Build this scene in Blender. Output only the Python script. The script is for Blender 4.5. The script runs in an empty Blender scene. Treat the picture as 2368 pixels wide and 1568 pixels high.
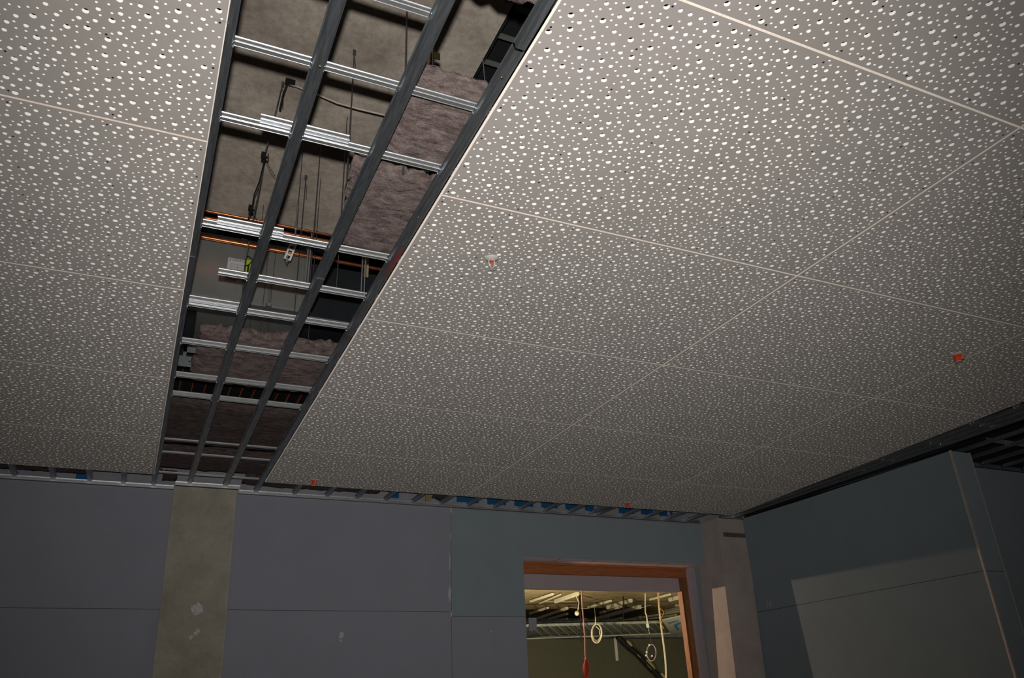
import bpy, bmesh, math, random
from mathutils import Vector, Matrix, geometry, noise

# ------------------------------------------------------------------ camera, world, lights
S = bpy.context.scene
C = S.collection
F = 1821.94                                   # focal length in pixels of the 2368 px wide frame
RT = Vector((0.90992392, -0.41278451, -0.04058821))
UP = Vector((-0.14350934, -0.40512845, 0.90292636))
FW = Vector((0.38915745, 0.81576951, 0.42787451))
cam = bpy.data.cameras.new('camera'); cam.sensor_width = 36; cam.lens = 36 * F / 2368
cam.clip_start = 0.02; cam.clip_end = 200
co = bpy.data.objects.new('camera', cam); C.objects.link(co)
M3 = Matrix((RT, UP, -FW)).transposed()
co.matrix_world = M3.to_4x4()                 # the camera stands at the origin, 1.6 m above the floor
S.camera = co
S.view_settings.view_transform = 'Standard'; S.view_settings.look = 'None'
S.view_settings.gamma = 1; S.view_settings.exposure = 0.0; S.view_settings.use_curve_mapping = False
w = bpy.data.worlds.new('world'); S.world = w; w.use_nodes = True
w.node_tree.nodes['Background'].inputs[0].default_value = (1.0, 0.86, 0.8, 1)
w.node_tree.nodes['Background'].inputs[1].default_value = 0.12

def spot(name, loc, direction, energy, angle, color, radius, blend=1.0):
    l = bpy.data.lights.new(name, 'SPOT'); l.energy = energy; l.color = color
    l.spot_size = math.radians(angle); l.spot_blend = blend; l.shadow_soft_size = radius
    o = bpy.data.objects.new(name, l); C.objects.link(o); o.location = loc
    o.rotation_euler = Vector(direction).to_track_quat('-Z', 'Y').to_euler(); return o
def point(name, loc, energy, color, radius):
    l = bpy.data.lights.new(name, 'POINT'); l.energy = energy; l.color = color; l.shadow_soft_size = radius
    o = bpy.data.objects.new(name, l); C.objects.link(o); o.location = loc; return o
# the flash on the camera
spot('camera_flash', UP * 0.13 - FW * 0.02, FW + UP * 0.03 - RT * 0.04, 400, 97, (1.0, 0.955, 0.90), 0.022)
# site lamp in the room beyond the doorway, then two added fill lights
spot('site_lamp', (4.25, 9.95, 1.25), (2.0, -3.2, -0.5), 300, 70, (1.0, 0.70, 0.46), 0.02, 0.3)
spot('fill_ahead', (4.4, 9.6, 0.2), (0.78, 0.72, 0.30), 210, 130, (1.0, 0.86, 0.58), 0.06, 0.6)  # added unseen fill that brightens the battens and far ceiling
point('fill_rear', (8.2, 8.6, 0.2), 90, (1.0, 0.86, 0.52), 0.25)  # added unseen fill deeper in the far room

# ------------------------------------------------------------------ helpers
def at(px, py, X=None, Y=None, z=None):
    d = RT * ((px - 1184) / F) + UP * (-(py - 784) / F) + FW
    if z is not None: d = d * (z / d.z)
    elif Y is not None: d = d * (Y / d.y)
    else: d = d * (X / d.x)
    return d
def lin(c): return tuple(((v / 255) / 12.92 if v <= 10 else (((v / 255) + .055) / 1.055) ** 2.4) for v in c)
MATS = {}
def mat(name, col, rough=0.7, metal=0.0, diff=0.0, var=0.0, scale=8.0, bump=0.0, bscale=60.0, spec=0.3,
        col2=None, stretch=(1, 1, 1), emit=0.0, detail=6, speck=0.0):
    m = bpy.data.materials.new(name); m.use_nodes = True; nt = m.node_tree; b = nt.nodes['Principled BSDF']
    b.inputs['Base Color'].default_value = (*col, 1); b.inputs['Roughness'].default_value = rough
    b.inputs['Metallic'].default_value = metal; b.inputs['Specular IOR Level'].default_value = spec
    if 'Diffuse Roughness' in b.inputs: b.inputs['Diffuse Roughness'].default_value = diff
    tc = nt.nodes.new('ShaderNodeTexCoord'); mp = nt.nodes.new('ShaderNodeMapping')
    mp.inputs['Scale'].default_value = stretch
    nt.links.new(tc.outputs['Object'], mp.inputs[0])
    if var > 0 or col2:
        n = nt.nodes.new('ShaderNodeTexNoise'); n.inputs['Scale'].default_value = scale
        n.inputs['Detail'].default_value = detail; n.inputs['Roughness'].default_value = 0.65
        nt.links.new(mp.outputs[0], n.inputs['Vector'])
        r = nt.nodes.new('ShaderNodeValToRGB')
        c2 = col2 if col2 else tuple(c * (1 + var) for c in col)
        c1 = col if col2 else tuple(c * (1 - var) for c in col)
        r.color_ramp.elements[0].position = 0.32; r.color_ramp.elements[1].position = 0.68
        r.color_ramp.elements[0].color = (*c1, 1); r.color_ramp.elements[1].color = (*c2, 1)
        nt.links.new(n.outputs['Fac'], r.inputs[0]); nt.links.new(r.outputs[0], b.inputs['Base Color'])
    if speck > 0:
        n3 = nt.nodes.new('ShaderNodeTexNoise'); n3.inputs['Scale'].default_value = scale * 9; n3.inputs['Detail'].default_value = 8; n3.inputs['Roughness'].default_value = .75
        nt.links.new(mp.outputs[0], n3.inputs['Vector'])
        r3 = nt.nodes.new('ShaderNodeValToRGB'); r3.color_ramp.elements[0].position = .38; r3.color_ramp.elements[1].position = .6
        r3.color_ramp.elements[0].color = (1 - speck, 1 - speck * 1.15, 1 - speck * 1.35, 1); r3.color_ramp.elements[1].color = (1, 1, 1, 1)
        mx = nt.nodes.new('ShaderNodeMix'); mx.data_type = 'RGBA'; mx.blend_type = 'MULTIPLY'; mx.inputs[0].default_value = 1
        nt.links.new(n3.outputs['Fac'], r3.inputs[0]); nt.links.new(r.outputs[0], mx.inputs[6]); nt.links.new(r3.outputs[0], mx.inputs[7]); nt.links.new(mx.outputs[2], b.inputs['Base Color'])
    if bump > 0:
        n2 = nt.nodes.new('ShaderNodeTexNoise'); n2.inputs['Scale'].default_value = bscale
        n2.inputs['Detail'].default_value = 4
        nt.links.new(mp.outputs[0], n2.inputs['Vector'])
        bp = nt.nodes.new('ShaderNodeBump'); bp.inputs['Strength'].default_value = bump
        bp.inputs['Distance'].default_value = 0.01
        nt.links.new(n2.outputs['Fac'], bp.inputs['Height']); nt.links.new(bp.outputs[0], b.inputs['Normal'])
    if emit > 0:
        b.inputs['Emission Color'].default_value = (*col, 1); b.inputs['Emission Strength'].default_value = emit
    MATS[name] = m; return m

M = dict(
 paper=mat('board_paper', (.335, .315, .30), .9, diff=.85, var=.05, scale=3, spec=.1),
 core=mat('gypsum_core', (.93, .92, .90), .9, diff=1.0, var=.02, scale=30, spec=.1),
 cut=mat('gypsum_cut_edge', (.80, .735, .67), .9, diff=1.0, var=.08, scale=60, spec=.1),
 felt=mat('brown_felt', (.014, .006, .004), 1.0, spec=.0),
 screw=mat('screw_hole', (.035, .018, .008), .6),
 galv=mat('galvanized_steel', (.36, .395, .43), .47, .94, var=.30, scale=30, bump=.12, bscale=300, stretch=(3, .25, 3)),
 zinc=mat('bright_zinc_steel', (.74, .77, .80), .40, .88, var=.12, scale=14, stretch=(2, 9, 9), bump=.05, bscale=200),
 clip=mat('clip_wire', (.85, .9, .92), .2, 1.0),
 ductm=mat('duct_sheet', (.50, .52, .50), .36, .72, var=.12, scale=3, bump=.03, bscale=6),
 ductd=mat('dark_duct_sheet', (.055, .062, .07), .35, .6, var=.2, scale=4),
 concrete=mat('slab_concrete', (.27, .24, .205), .95, diff=1.0, col2=(.51, .46, .405), scale=2.6, speck=.22, bump=.25, bscale=14, spec=.1, detail=12),
 column=mat('column_concrete', (.43, .40, .33), .95, diff=.8, col2=(.60, .565, .48), scale=3.2, speck=.09, bump=.15, bscale=18, spec=.1, detail=10),
 pillar=mat('pillar_concrete', (.46, .40, .37), .95, diff=.6, col2=(.56, .50, .48), scale=5, spec=.1, detail=10),
 floor=mat('floor_concrete', (.25, .24, .22), .9, var=.2, scale=2),
 purple=mat('purple_plasterboard', (.41, .42, .49), .9, diff=.8, var=.03, scale=3, spec=.12),
 green=mat('green_plasterboard', (.35, .42, .45), .9, diff=.8, var=.04, scale=2.5, spec=.12),
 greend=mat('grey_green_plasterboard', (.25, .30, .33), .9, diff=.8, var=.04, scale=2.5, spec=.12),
 bead=mat('corner_bead', (.55, .47, .42), .7, var=.12, scale=30),
 joint=mat('sheet_joint', (.05, .05, .055), .9),
 filler=mat('filler_smear', (.62, .61, .61), .9, var=.2, scale=40),
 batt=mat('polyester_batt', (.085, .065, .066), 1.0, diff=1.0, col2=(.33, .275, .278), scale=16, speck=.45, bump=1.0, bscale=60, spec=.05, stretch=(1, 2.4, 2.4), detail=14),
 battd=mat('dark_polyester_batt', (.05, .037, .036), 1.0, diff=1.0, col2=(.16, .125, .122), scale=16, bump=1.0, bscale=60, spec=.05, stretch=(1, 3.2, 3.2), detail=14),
 copper=mat('copper_pipe', (.80, .27, .10), .35, .9, var=.15, scale=30),
 rod=mat('hanger_steel', (.24, .24, .245), .45, .8, var=.2, scale=80),
 blk=mat('black_clip', (.015, .015, .016), .5),
 brass=mat('brass_zinc', (.55, .42, .20), .3, 1.0),
 white=mat('white_paint', (.72, .72, .70), .5),
 tag=mat('tag_paper', (.62, .60, .62), .6),
 ink=mat('black_ink', (.03, .03, .035), .6),
 redink=mat('red_ink', (.6, .05, .04), .6),
 lime=mat('lime_tape', (.50, .66, .03), .5),
 red=mat('red_spray_paint', (.42, .03, .03), .7),
 orange=mat('orange_cap', (.95, .09, .015), .45),
 dark=mat('deck_underside', (.02, .021, .023), .8, var=.3, scale=3),
 lit_orange=mat('orange_ribs', (.40, .075, .02), .5, .3, var=.5, scale=160),  # orange light on the ribs, put into the colour
 timber=mat('reddish_timber', (.42, .13, .040), .65, col2=(.58, .23, .10), scale=6, stretch=(1, 6, 14), detail=10),
 timberv=mat('reddish_timber_upright', (.24, .09, .03), .65, col2=(.40, .19, .085), scale=6, stretch=(14, 6, 1), detail=10),
 header=mat('mauve_board', (.56, .48, .52), .9, diff=.8, var=.03, scale=4),
 blue=mat('blue_print', (.01, .14, .36), .7),
 upper=mat('upper_wall_board', (.42, .43, .48), .9, diff=.6, var=.1, scale=8),
 rceil=mat('far_ceiling', (.30, .24, .13), .9, var=.25, scale=5),
 rwall=mat('far_wall', (.10, .098, .072), .9, var=.06, scale=2),
 batten=mat('pale_batten', (.85, .79, .58), .7, var=.12, scale=12),
 slat=mat('slat_steel', (.42, .42, .36), .5, .4, var=.2, scale=20),
 slatd=mat('slat_backing', (.13, .17, .20), .8, col2=(.30, .30, .25), scale=9),
 cream=mat('cream_cable', (.78, .70, .50), .6),
 redc=mat('red_cable', (.50, .05, .03), .6), redp=mat('faded_red_cable', (.42, .20, .15), .6),
 orc=mat('orange_cable', (.85, .38, .05), .5),
 violet=mat('violet_cable', (.10, .04, .13), .5),
 tan=mat('tan_patch', (.42, .34, .17), .8, var=.2, scale=20),
 rag=mat('grey_rag', (.42, .40, .44), .9, var=.1, scale=20),
)

class MB:
    def __init__(s): s.v = []; s.f = []; s.m = []; s.mats = []
    def mi(s, m):
        if m not in s.mats: s.mats.append(m)
        return s.mats.index(m)
    def face(s, pts, m): 
        b = len(s.v); s.v += [tuple(p) for p in pts]; s.f.append(tuple(range(b, b + len(pts)))); s.m.append(s.mi(m))
    def box(s, a, b, m):
        x0, y0, z0 = a; x1, y1, z1 = b; n = len(s.v)
        s.v += [(x0,y0,z0),(x1,y0,z0),(x1,y1,z0),(x0,y1,z0),(x0,y0,z1),(x1,y0,z1),(x1,y1,z1),(x0,y1,z1)]
        for f in ((3,2,1,0),(4,5,6,7),(0,1,5,4),(1,2,6,5),(2,3,7,6),(3,0,4,7)):
            s.f.append(tuple(n + i for i in f)); s.m.append(s.mi(m))
    def tube(s, path, r, m, n=8, caps=True, r2=None, closed=False):
        path = [Vector(p) for p in path]; k = len(path); rings = []
        ref = None
        for i, p in enumerate(path):
            if closed: t = path[(i + 1) % k] - path[i - 1]
            else: t = path[min(i + 1, k - 1)] - path[max(i - 1, 0)]
            t.normalize()
            if ref is None: ref = Vector((0, 0, 1)) if abs(t.z) < .9 else Vector((1, 0, 0))
            a = (ref - t * ref.dot(t)).normalized(); ref = a; c = t.cross(a)
            rr = r if r2 is None else r + (r2 - r) * i / (k - 1)
            b = len(s.v); s.v += [tuple(p + (a * math.cos(2*math.pi*j/n) + c * math.sin(2*math.pi*j/n)) * rr) for j in range(n)]
            rings.append(b)
        for i in range(k if closed else k - 1):
            a, b = rings[i], rings[(i + 1) % k]
            for j in range(n):
                s.f.append((a + j, a + (j+1) % n, b + (j+1) % n, b + j)); s.m.append(s.mi(m))
        if caps and not closed:
            s.f.append(tuple(rings[0] + j for j in reversed(range(n)))); s.m.append(s.mi(m))
            s.f.append(tuple(rings[-1] + j for j in range(n))); s.m.append(s.mi(m))
    def extrude(s, prof, a, b, axis, m):          # closed profile (u, z) swept along an axis
        n = len(prof); k = len(s.v)
        for t in (a, b):
            s.v += [((u, t, z) if axis == 'Y' else (t, u, z)) for u, z in prof]
        for j in range(n):
            s.f.append((k + j, k + (j+1) % n, k + n + (j+1) % n, k + n + j)); s.m.append(s.mi(m))
        s.f.append(tuple(k + j for j in reversed(range(n)))); s.m.append(s.mi(m))
        s.f.append(tuple(k + n + j for j in range(n))); s.m.append(s.mi(m))
    def lathe(s, prof, c, m, n=24):               # (radius, z) around a vertical axis
        c = Vector(c); rings = []
        for r, z in prof:
            b = len(s.v); s.v += [(c.x + r*math.cos(2*math.pi*j/n), c.y + r*math.sin(2*math.pi*j/n), c.z + z) for j in range(n)]
            rings.append(b)
        for i in range(len(rings) - 1):
            for j in range(n):
                s.f.append((rings[i]+j, rings[i]+(j+1)%n, rings[i+1]+(j+1)%n, rings[i+1]+j)); s.m.append(s.mi(m))
        s.f.append(tuple(rings[0]+j for j in reversed(range(n)))); s.m.append(s.mi(m))
        s.f.append(tuple(rings[-1]+j for j in range(n))); s.m.append(s.mi(m))
    def build(s, name, parent=None, smooth=False, fix=True, origin=None):
        me = bpy.data.meshes.new(name)
        off = Vector(origin) if origin is not None else Vector((0, 0, 0))
        me.from_pydata([tuple(Vector(v) - off) for v in s.v], [], s.f)
        for m in s.mats: me.materials.append(M[m])
        me.polygons.foreach_set('material_index', s.m)
        if fix:
            bm = bmesh.new(); bm.from_mesh(me); bmesh.ops.recalc_face_normals(bm, faces=bm.faces); bm.to_mesh(me); bm.free()
        if smooth: me.polygons.foreach_set('use_smooth', [True] * len(me.polygons))
        me.update()
        o = bpy.data.objects.new(name, me); C.objects.link(o); o.location = off
        if parent: o.parent = parent; o.location = off - (parent.location if parent else Vector())
        return o

def tag(o, label, cat, group=None, kind=None):
    o['label'] = label; o['category'] = cat
    if group: o['group'] = group
    if kind: o['kind'] = kind
    return o
def struct(o, label=None):
    o['kind'] = 'structure'
    if label: o['label'] = label
    return o
def thing(name, label, cat, loc=(0, 0, 0), group=None):
    o = bpy.data.objects.new(name, None); C.objects.link(o); o.location = loc; o.empty_display_size = .05
    return tag(o, label, cat, group)
ORD = ['first', 'second', 'third', 'fourth', 'fifth', 'sixth', 'seventh', 'eighth', 'ninth', 'tenth', 'eleventh', 'twelfth',
       'thirteenth', 'fourteenth', 'fifteenth', 'sixteenth', 'seventeenth', 'eighteenth', 'nineteenth', 'twentieth',
       'twenty first', 'twenty second', 'twenty third', 'twenty fourth', 'twenty fifth']

H = 1.945          # underside of the ceiling boards above the camera
ZF = -1.6          # floor
YB = 7.60          # back wall face
XR = 6.36          # right wall face

# ------------------------------------------------------------------ the shell
m = MB(); m.box((-4, -4, ZF - .1), (14, 8, ZF), 'floor'); struct(m.build('floor'))
m = MB(); m.box((-4.2, -4, ZF), (-4, 8.0, 3.9), 'purple'); struct(m.build('wall_left'))

# back wall: sheets with joints and a doorway
m = MB()
DX0, DX1, DZ = 3.64, 5.86, 1.47
YW = 7.84
m.box((-4, YB, ZF), (2.838, YW, .908), 'purple'); m.box((-4, YB, .912), (2.838, YW, 1.93), 'purple')
m.box((2.842, YB, ZF), (DX0, YW, .868), 'purple'); m.box((2.842, YB, .872), (DX0, YW, 1.915), 'green')
m.box((DX0, YB, DZ), (6.0, YW, 1.915), 'green')
m.box((6.0, YB, ZF), (6.7, YW, 1.915), 'green'); m.box((DX1 - .02, YW, ZF), (6.7, YW + .13, 1.9), 'header')
m.box((-4, YB + .004, .906), (2.84, YB + .02, .914), 'joint')
m.box((2.8375, YB + .003, ZF), (2.8425, YB + .02, 1.92), 'joint')
m.box((2.84, YB + .004, .866), (DX0, YB + .02, .874), 'joint')
m.box((-4, YB + .12, 1.9), (13.9, YB + .24, 3.9), 'upper'); m.box((6.7, YB, ZF), (13.9, YW, 1.9), 'green')
wb = struct(m.build('wall_back'), 'purple and green plasterboard wall with the doorway')

def blobs(name, pts, parent=None):
    m = MB()
    for (px, py, rx, rz, seed) in pts:
        c = at(px, py, Y=YB - .003); rnd = random.Random(seed)
        ring = []
        for k in range(14):
            a = 2*math.pi*k/14; q = .6 + .5*rnd.random()
            ring.append((c.x + rx*q*math.cos(a), YB - .0015, c.z + rz*q*math.sin(a)))
        m.face(ring, 'filler')
    return m.build(name, parent)
blobs('filler_smear', [(1043,1180,.012,.03,1),(1040,1300,.008,.10,2),(1042,1240,.006,.05,9),(1040,1372,.022,.085,3),(1044,1420,.008,.04,4),(790,1470,.025,.03,5),(788,1480,.014,.02,6),(1136,1461,.012,.012,7)], wb)
blobs('screw_dimple', [(673,1413,.004,.004,11),(815,1503,.004,.004,12),(197,1400,.004,.004,13),(1088,1317,.004,.004,14),(228,1181,.005,.004,15),(175,1543,.004,.004,16)], wb)

# blue printed marks on the upper wall sheets seen through the slot above the back wall
m = MB(); rnd = random.Random(5)
def bluemark(x0, x1, z0, z1):
    n = 14; top = []
    for k in range(n + 1): top.append((x0 + (x1-x0)*k/n, YB + .118, z1))
    bot = [(x0 + (x1-x0)*k/n, YB + .118, z0 - .012*rnd.random()) for k in range(n, -1, -1)]
    m.face(top + bot, 'blue')
bluemark(-.62, -.53, 2.005, 2.10); bluemark(2.22, 2.32, 2.03, 2.1)
for a, b in ((2.72,2.84),(2.95,3.2),(3.3,3.52),(3.62,3.85),(3.95,4.15),(4.25,4.4),(4.5,4.62),(4.95,5.15),(5.25,5.42),(5.5,5.62),(5.66,5.7)):
    bluemark(a, b, 2.034, 2.12)
m.build('blue_print', wb, fix=False)
m = MB(); m.box((2.60, YB + .10, 2.0), (2.66, YB + .118, 2.12), 'tan'); m.build('timber_offcut', wb)

# right wall, its end, the wall beyond
m = MB()
YE = 4.47
m.box((XR, YE, ZF), (XR + .25, 7.6, .895), 'greend'); m.box((XR, YE, .90), (XR + .25, 7.6, 1.925), 'greend')
m.box((XR + .004, YE + .004, .89), (XR + .245, 7.5, .905), 'joint')
wr = struct(m.build('wall_right'), 'dark grey green partition on the right')
m = MB(); m.box((XR - .006, YE - .006, ZF), (XR + .010, YE + .010, 1.93), 'bead'); o = m.build('corner_bead', wr); o['label'] = 'cream corner bead'
m = MB(); m.box((XR + .244, YE - .004, ZF), (XR + .254, YE + .008, 1.93), 'bead'); m.build('corner_bead', wr)
m = MB()
for (px, py, h) in ((1773,1393,.05),(1781,1396,.04)):
    c = at(px, py, X=XR - .001); m.box((XR - .002, c.y - .004, c.z - h), (XR, c.y + .004, c.z + h*.6), 'filler')
m.build('filler_smear', wr)
m = MB(); m.box((XR + .25, 4.80, ZF), (13.8, 4.95, 1.93), 'greend'); m.box((XR + .25, 4.95, 1.9), (13.8, 5.05, 3.52), 'dark'); struct(m.build('wall_far_right'))
m = MB(); m.box((13.8, -4, ZF), (14, 4.9, 3.9), 'greend'); struct(m.build('wall_east'))

# ceiling: the concrete slab above the services, and the dark deck around it
m = MB(); m.box((-4, -4, 3.2), (1.30, 4.97, 3.5), 'concrete'); struct(m.build('ceiling'), 'bare concrete soffit above the open strip')
m = MB(); m.box((-4, -4, 3.52), (14, 8, 3.9), 'dark'); struct(m.build('ceiling_deck'), 'dark deck around the concrete soffit')

# concrete columns
def tapered(x0, x1, y0, y1, z0, z1, xb, name, matn, label):   # the foot stands xb aside, the shaft is slightly out of plumb
    m = MB(); n = len(m.v)
    e = .012
    def ring(z, dx): return [(x0+dx+e,y0,z),(x1+dx-e,y0,z),(x1+dx,y0+e,z),(x1+dx,y1,z),(x0+dx,y1,z),(x0+dx,y0+e,z)]
    a = ring(z0, xb); b = ring(z1, 0)
    for j in range(6): m.face([a[j], a[(j+1)%6], b[(j+1)%6], b[j]], matn)
    m.face(list(reversed(a)), matn); m.face(b, matn)
    o = m.build(name); return o
col = thing('concrete_column', 'weathered buff concrete column standing in the purple wall under the open strip', 'column', (.45, 7.52, ZF))
o = tapered(.184, .712, 7.45, YB + .1, ZF, 1.93, .09, 'shaft', 'column', ''); o.parent = col; o.location = -col.location
m = MB()
for (px, py, rx, rz, s_) in ((457,1408,.05,.05,3),):
    c = at(px, py, Y=7.448); rnd = random.Random(s_)
    m.face([(c.x + rx*(.7+.5*rnd.random())*math.cos(2*math.pi*k/12), 7.4485, c.z + rz*(.7+.5*rnd.random())*math.sin(2*math.pi*k/12)) for k in range(12)], 'filler')
for (a, b, wd) in (((438,1478),(446,1469),.012),((449,1467),(461,1457),.014)):
    p, q = at(*a, Y=7.448), at(*b, Y=7.448); d = (q-p).normalized(); nrm = Vector((-d.z, 0, d.x)) * wd
    m.face([p+nrm, q+nrm, q-nrm, p-nrm], 'filler')
o = m.build('repair_patch', col, fix=False)
pil = thing('corner_column', 'grey concrete column in the corner right of the doorway', 'column', (6.18, 7.45, ZF))
o = tapered(6.0, XR + .04, 7.28, YB + .12, ZF, 1.93, -.15, 'shaft', 'pillar', ''); o.parent = pil; o.location = -pil.location
m = MB(); p0, p1 = at(1672,1229,Y=7.277), at(1728,1247,Y=7.277)
m.box((p0.x, 7.2765, p1.z + .015), (p1.x - .01, 7.279, p0.z - .01), 'joint'); 
o = m.build('grey_patch', pil)
o.data.materials.clear(); o.data.materials.append(mat('grey_patch', (.15, .14, .125), .9, var=.2, scale=12))

# doorway lining
m = MB()
YD = 7.80
zt = 1.452
m.box((DX0, YB + .012, DZ - .006), (6.0, YW, DZ - .002), 'header')
for k in range(1, 5): m.box((DX0 + .45*k, YB + .012, DZ - .0075), (DX0 + .45*k + .004, YD, DZ - .006), 'joint')
struct(m.build('trim_1'), 'grey lining board above the timber head')
m = MB()
m.box((DX0, YD - .02, 1.425), (DX1 - .02, YD + .05, zt), 'timber')
m.box((DX0, YD, 1.345), (DX1 - .02, YD + .05, 1.425), 'timber')
m.box((DX0, YD + .004, 1.335), (DX1 - .02, YD + .05, 1.345), 'timber')
struct(m.build('trim_2'), 'reddish timber door head')
m = MB()
m.box((DX1 - .085, YD, ZF), (DX1 - .02, YD + .10, 1.345), 'timberv')
m.box((DX1 - .10, YD + .02, ZF), (DX1 - .085, YD + .10, 1.345), 'timberv')
struct(m.build('trim_3'), 'reddish timber door jamb on the right')
m = MB(); m.box((DX0 + .02, YD + .05, ZF), (DX0 + .10, YD + .12, .80), 'timber'); struct(m.build('trim_4'), 'dark timber jamb at the left of the doorway')
m = MB(); m.box((DX0, YD + .05, 1.19), (DX1 - .02, YD + .17, 1.36), 'header'); m.box((DX0 - .02, YD + .05, .3), (DX0 + .09, YD + .17, 1.195), 'header')
struct(m.build('trim_5'), 'mauve board dropped below the timber door head')

# ------------------------------------------------------------------ perforated boards
def pattern(poly_ok, w, h, seed):
    rnd = random.Random(seed); P = []; cell = {}
    D = {(0,0):.056, (0,1):.036, (0,2):.0255, (1,1):.036, (1,2):.0215, (2,2):.0225}
    A = w * h
    for k, (r, dens, tries) in enumerate(((.0100, 118, 5000), (.0074, 215, 9000), (.0042, 680, 16000))):
        c = 0; n = int(dens * A); m_ = r + .011
        for _ in range(int(tries * A)):
            x = rnd.uniform(m_, w - m_); y = rnd.uniform(m_, h - m_)
            if not poly_ok(x, y, m_): continue
            i, j = int(x / .06), int(y / .06); good = True
            for a in (-1, 0, 1):
                for b in (-1, 0, 1):
                    for q in cell.get((i+a, j+b), ()):
                        if math.hypot(q[0]-x, q[1]-y) < D[(min(k, q[3]), max(k, q[3]))]: good = False; break
                    if not good: break
                if not good: break
            if good:
                q = (x, y, r, k); P.append(q); cell.setdefault((i, j), []).append(q); c += 1
                if c >= n: break
    return P
T = .013
def board_mesh(w, h, seed, wr_=None):
    """board from (0,0) to (w,h); wr_ = width at y=h when the right edge is cut at a slant"""
    w2 = wr_ if wr_ is not None else w
    wm = max(w, w2)
    ok = lambda x, y, mm: x < w + (w2 - w) * y / h - mm
    P = pattern(ok, wm, h, seed)
    e = .0035
    inner = [(e, e), (w - e, e), (w2 - e, h - e), (e, h - e)]
    outer = [(0, 0), (w, 0), (w2, h), (0, h)]
    vs = []; es = []; loops = []; disp = []
    for x, y, r, k in P:
        n = (20, 16, 10)[k]; b = len(vs)
        vs += [Vector((x + r*math.cos(2*math.pi*i/n), y + r*math.sin(2*math.pi*i/n))) for i in range(n)]
        es += [(b+i, b+(i+1) % n) for i in range(n)]; loops.append((b, n))
    b = len(vs); vs += [Vector(v) for v in inner]; es += [(b+i, b+(i+1) % 4) for i in range(4)]
    hole_of = {}
    for li, (s0, n) in enumerate(loops):
        for i in range(n): hole_of[s0+i] = li
    out = geometry.delaunay_2d_cdt(vs, es, [], 1, 1e-7)
    V = [(v.x, v.y, 0.0) for v in out[0]]; faces = []; mi = []
    orig = out[3]
    hid = [hole_of.get(o_[0], -1) if o_ else -1 for o_ in orig]
    for f in out[2]:
        hs = {hid[i] for i in f}
        if len(hs) == 1 and -1 not in hs: continue
        faces.append(tuple(f)); mi.append(0)
    rim = {}
    for i, o_ in enumerate(orig):
        for q in o_: rim[q] = i
    for s0, n in loops:
        k = len(V); V += [(vs[s0+i].x, vs[s0+i].y, T) for i in range(n)]
        for i in range(n):
            j = (i+1) % n; faces.append((rim[s0+i], k+i, k+j, rim[s0+j])); mi.append(1)
    ci = [rim[b+i] for i in range(4)]
    k = len(V); V += [(x, y, .004) for x, y in outer] + [(x, y, T) for x, y in outer]
    for i in range(4):
        j = (i+1) % 4
        faces.append((ci[i], ci[j], k+j, k+i)); mi.append(2)
        faces.append((k+i, k+j, k+4+j, k+4+i)); mi.append(2)
    # screw heads along the channels
    nx = max(2, round(w / .3125)); ny = 7
    for a in range(nx + 1):
        for c in range(ny):
            x = .02 + (w - .04) * a / nx; y = .03 + (h - .06) * c / (ny - 1)
            best = None
            for tr in range(12):
                xx = x + (tr % 3 - 1) * .009 * (a not in (0, nx)); yy = min(h - .02, max(.02, y + (tr // 3) * .012))
                if all(abs(q[0]-xx) > .03 or abs(q[1]-yy) > .03 or math.hypot(q[0]-xx, q[1]-yy) > q[2] + .007 for q in P):
                    best = (xx, yy); break
            if not best: continue
            k = len(V); V += [(best[0] + .0042*math.cos(math.pi*i/4), best[1] + .0042*math.sin(math.pi*i/4), -.0004) for i in range(8)]
            faces.append(tuple(k+i for i in range(8))); mi.append(3)
    me = bpy.data.meshes.new('perforated_ceiling_board'); me.from_pydata(V, [], faces)
    for n_ in ('paper', 'core', 'cut', 'screw'): me.materials.append(M[n_])
    me.polygons.foreach_set('material_index', mi); me.update()
    fm = bpy.data.meshes.new('felt_backing')
    z0, z1 = T + .0002, T + .0012
    q = [(x, y, z) for z in (z0, z1) for x, y in ((.002, .002), (w-.002, .002), (w2-.002, h-.002), (.002, h-.002))]
    fm.from_pydata(q, [], [(3,2,1,0), (4,5,6,7), (0,1,5,4), (1,2,6,5), (2,3,7,6), (3,0,4,7)])
    fm.materials.append(M['felt']); fm.update()
    return me, fm
rows = [(.130, 1.3285), (1.3315, 2.5365), (2.5395, 3.7365), (3.7395, 4.9365), (4.9395, 6.1205), (6.1235, 7.175)]
cols = {'left': (-1.87, .006), 'a': (.916, 2.8295), 'b': (2.8325, 4.6615), 'c': (4.6645, None)}
rowname = ['nearest the camera', 'second row out', 'third row out', 'fourth row out', 'fifth row out', 'last row before the back wall']
colname = {'left': 'left of the open strip', 'a': 'bordering the right side of the open strip', 'b': 'one board away from the open strip', 'c': 'at the cut right hand edge'}
edge = lambda y: 5.85 + (y - 3.40) * .076
fulls = {s: board_mesh(1.875, 1.2, s) for s in (11, 12, 13)}
lasts = {s: board_mesh(1.875, 1.05, s) for s in (21, 22)}
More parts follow.
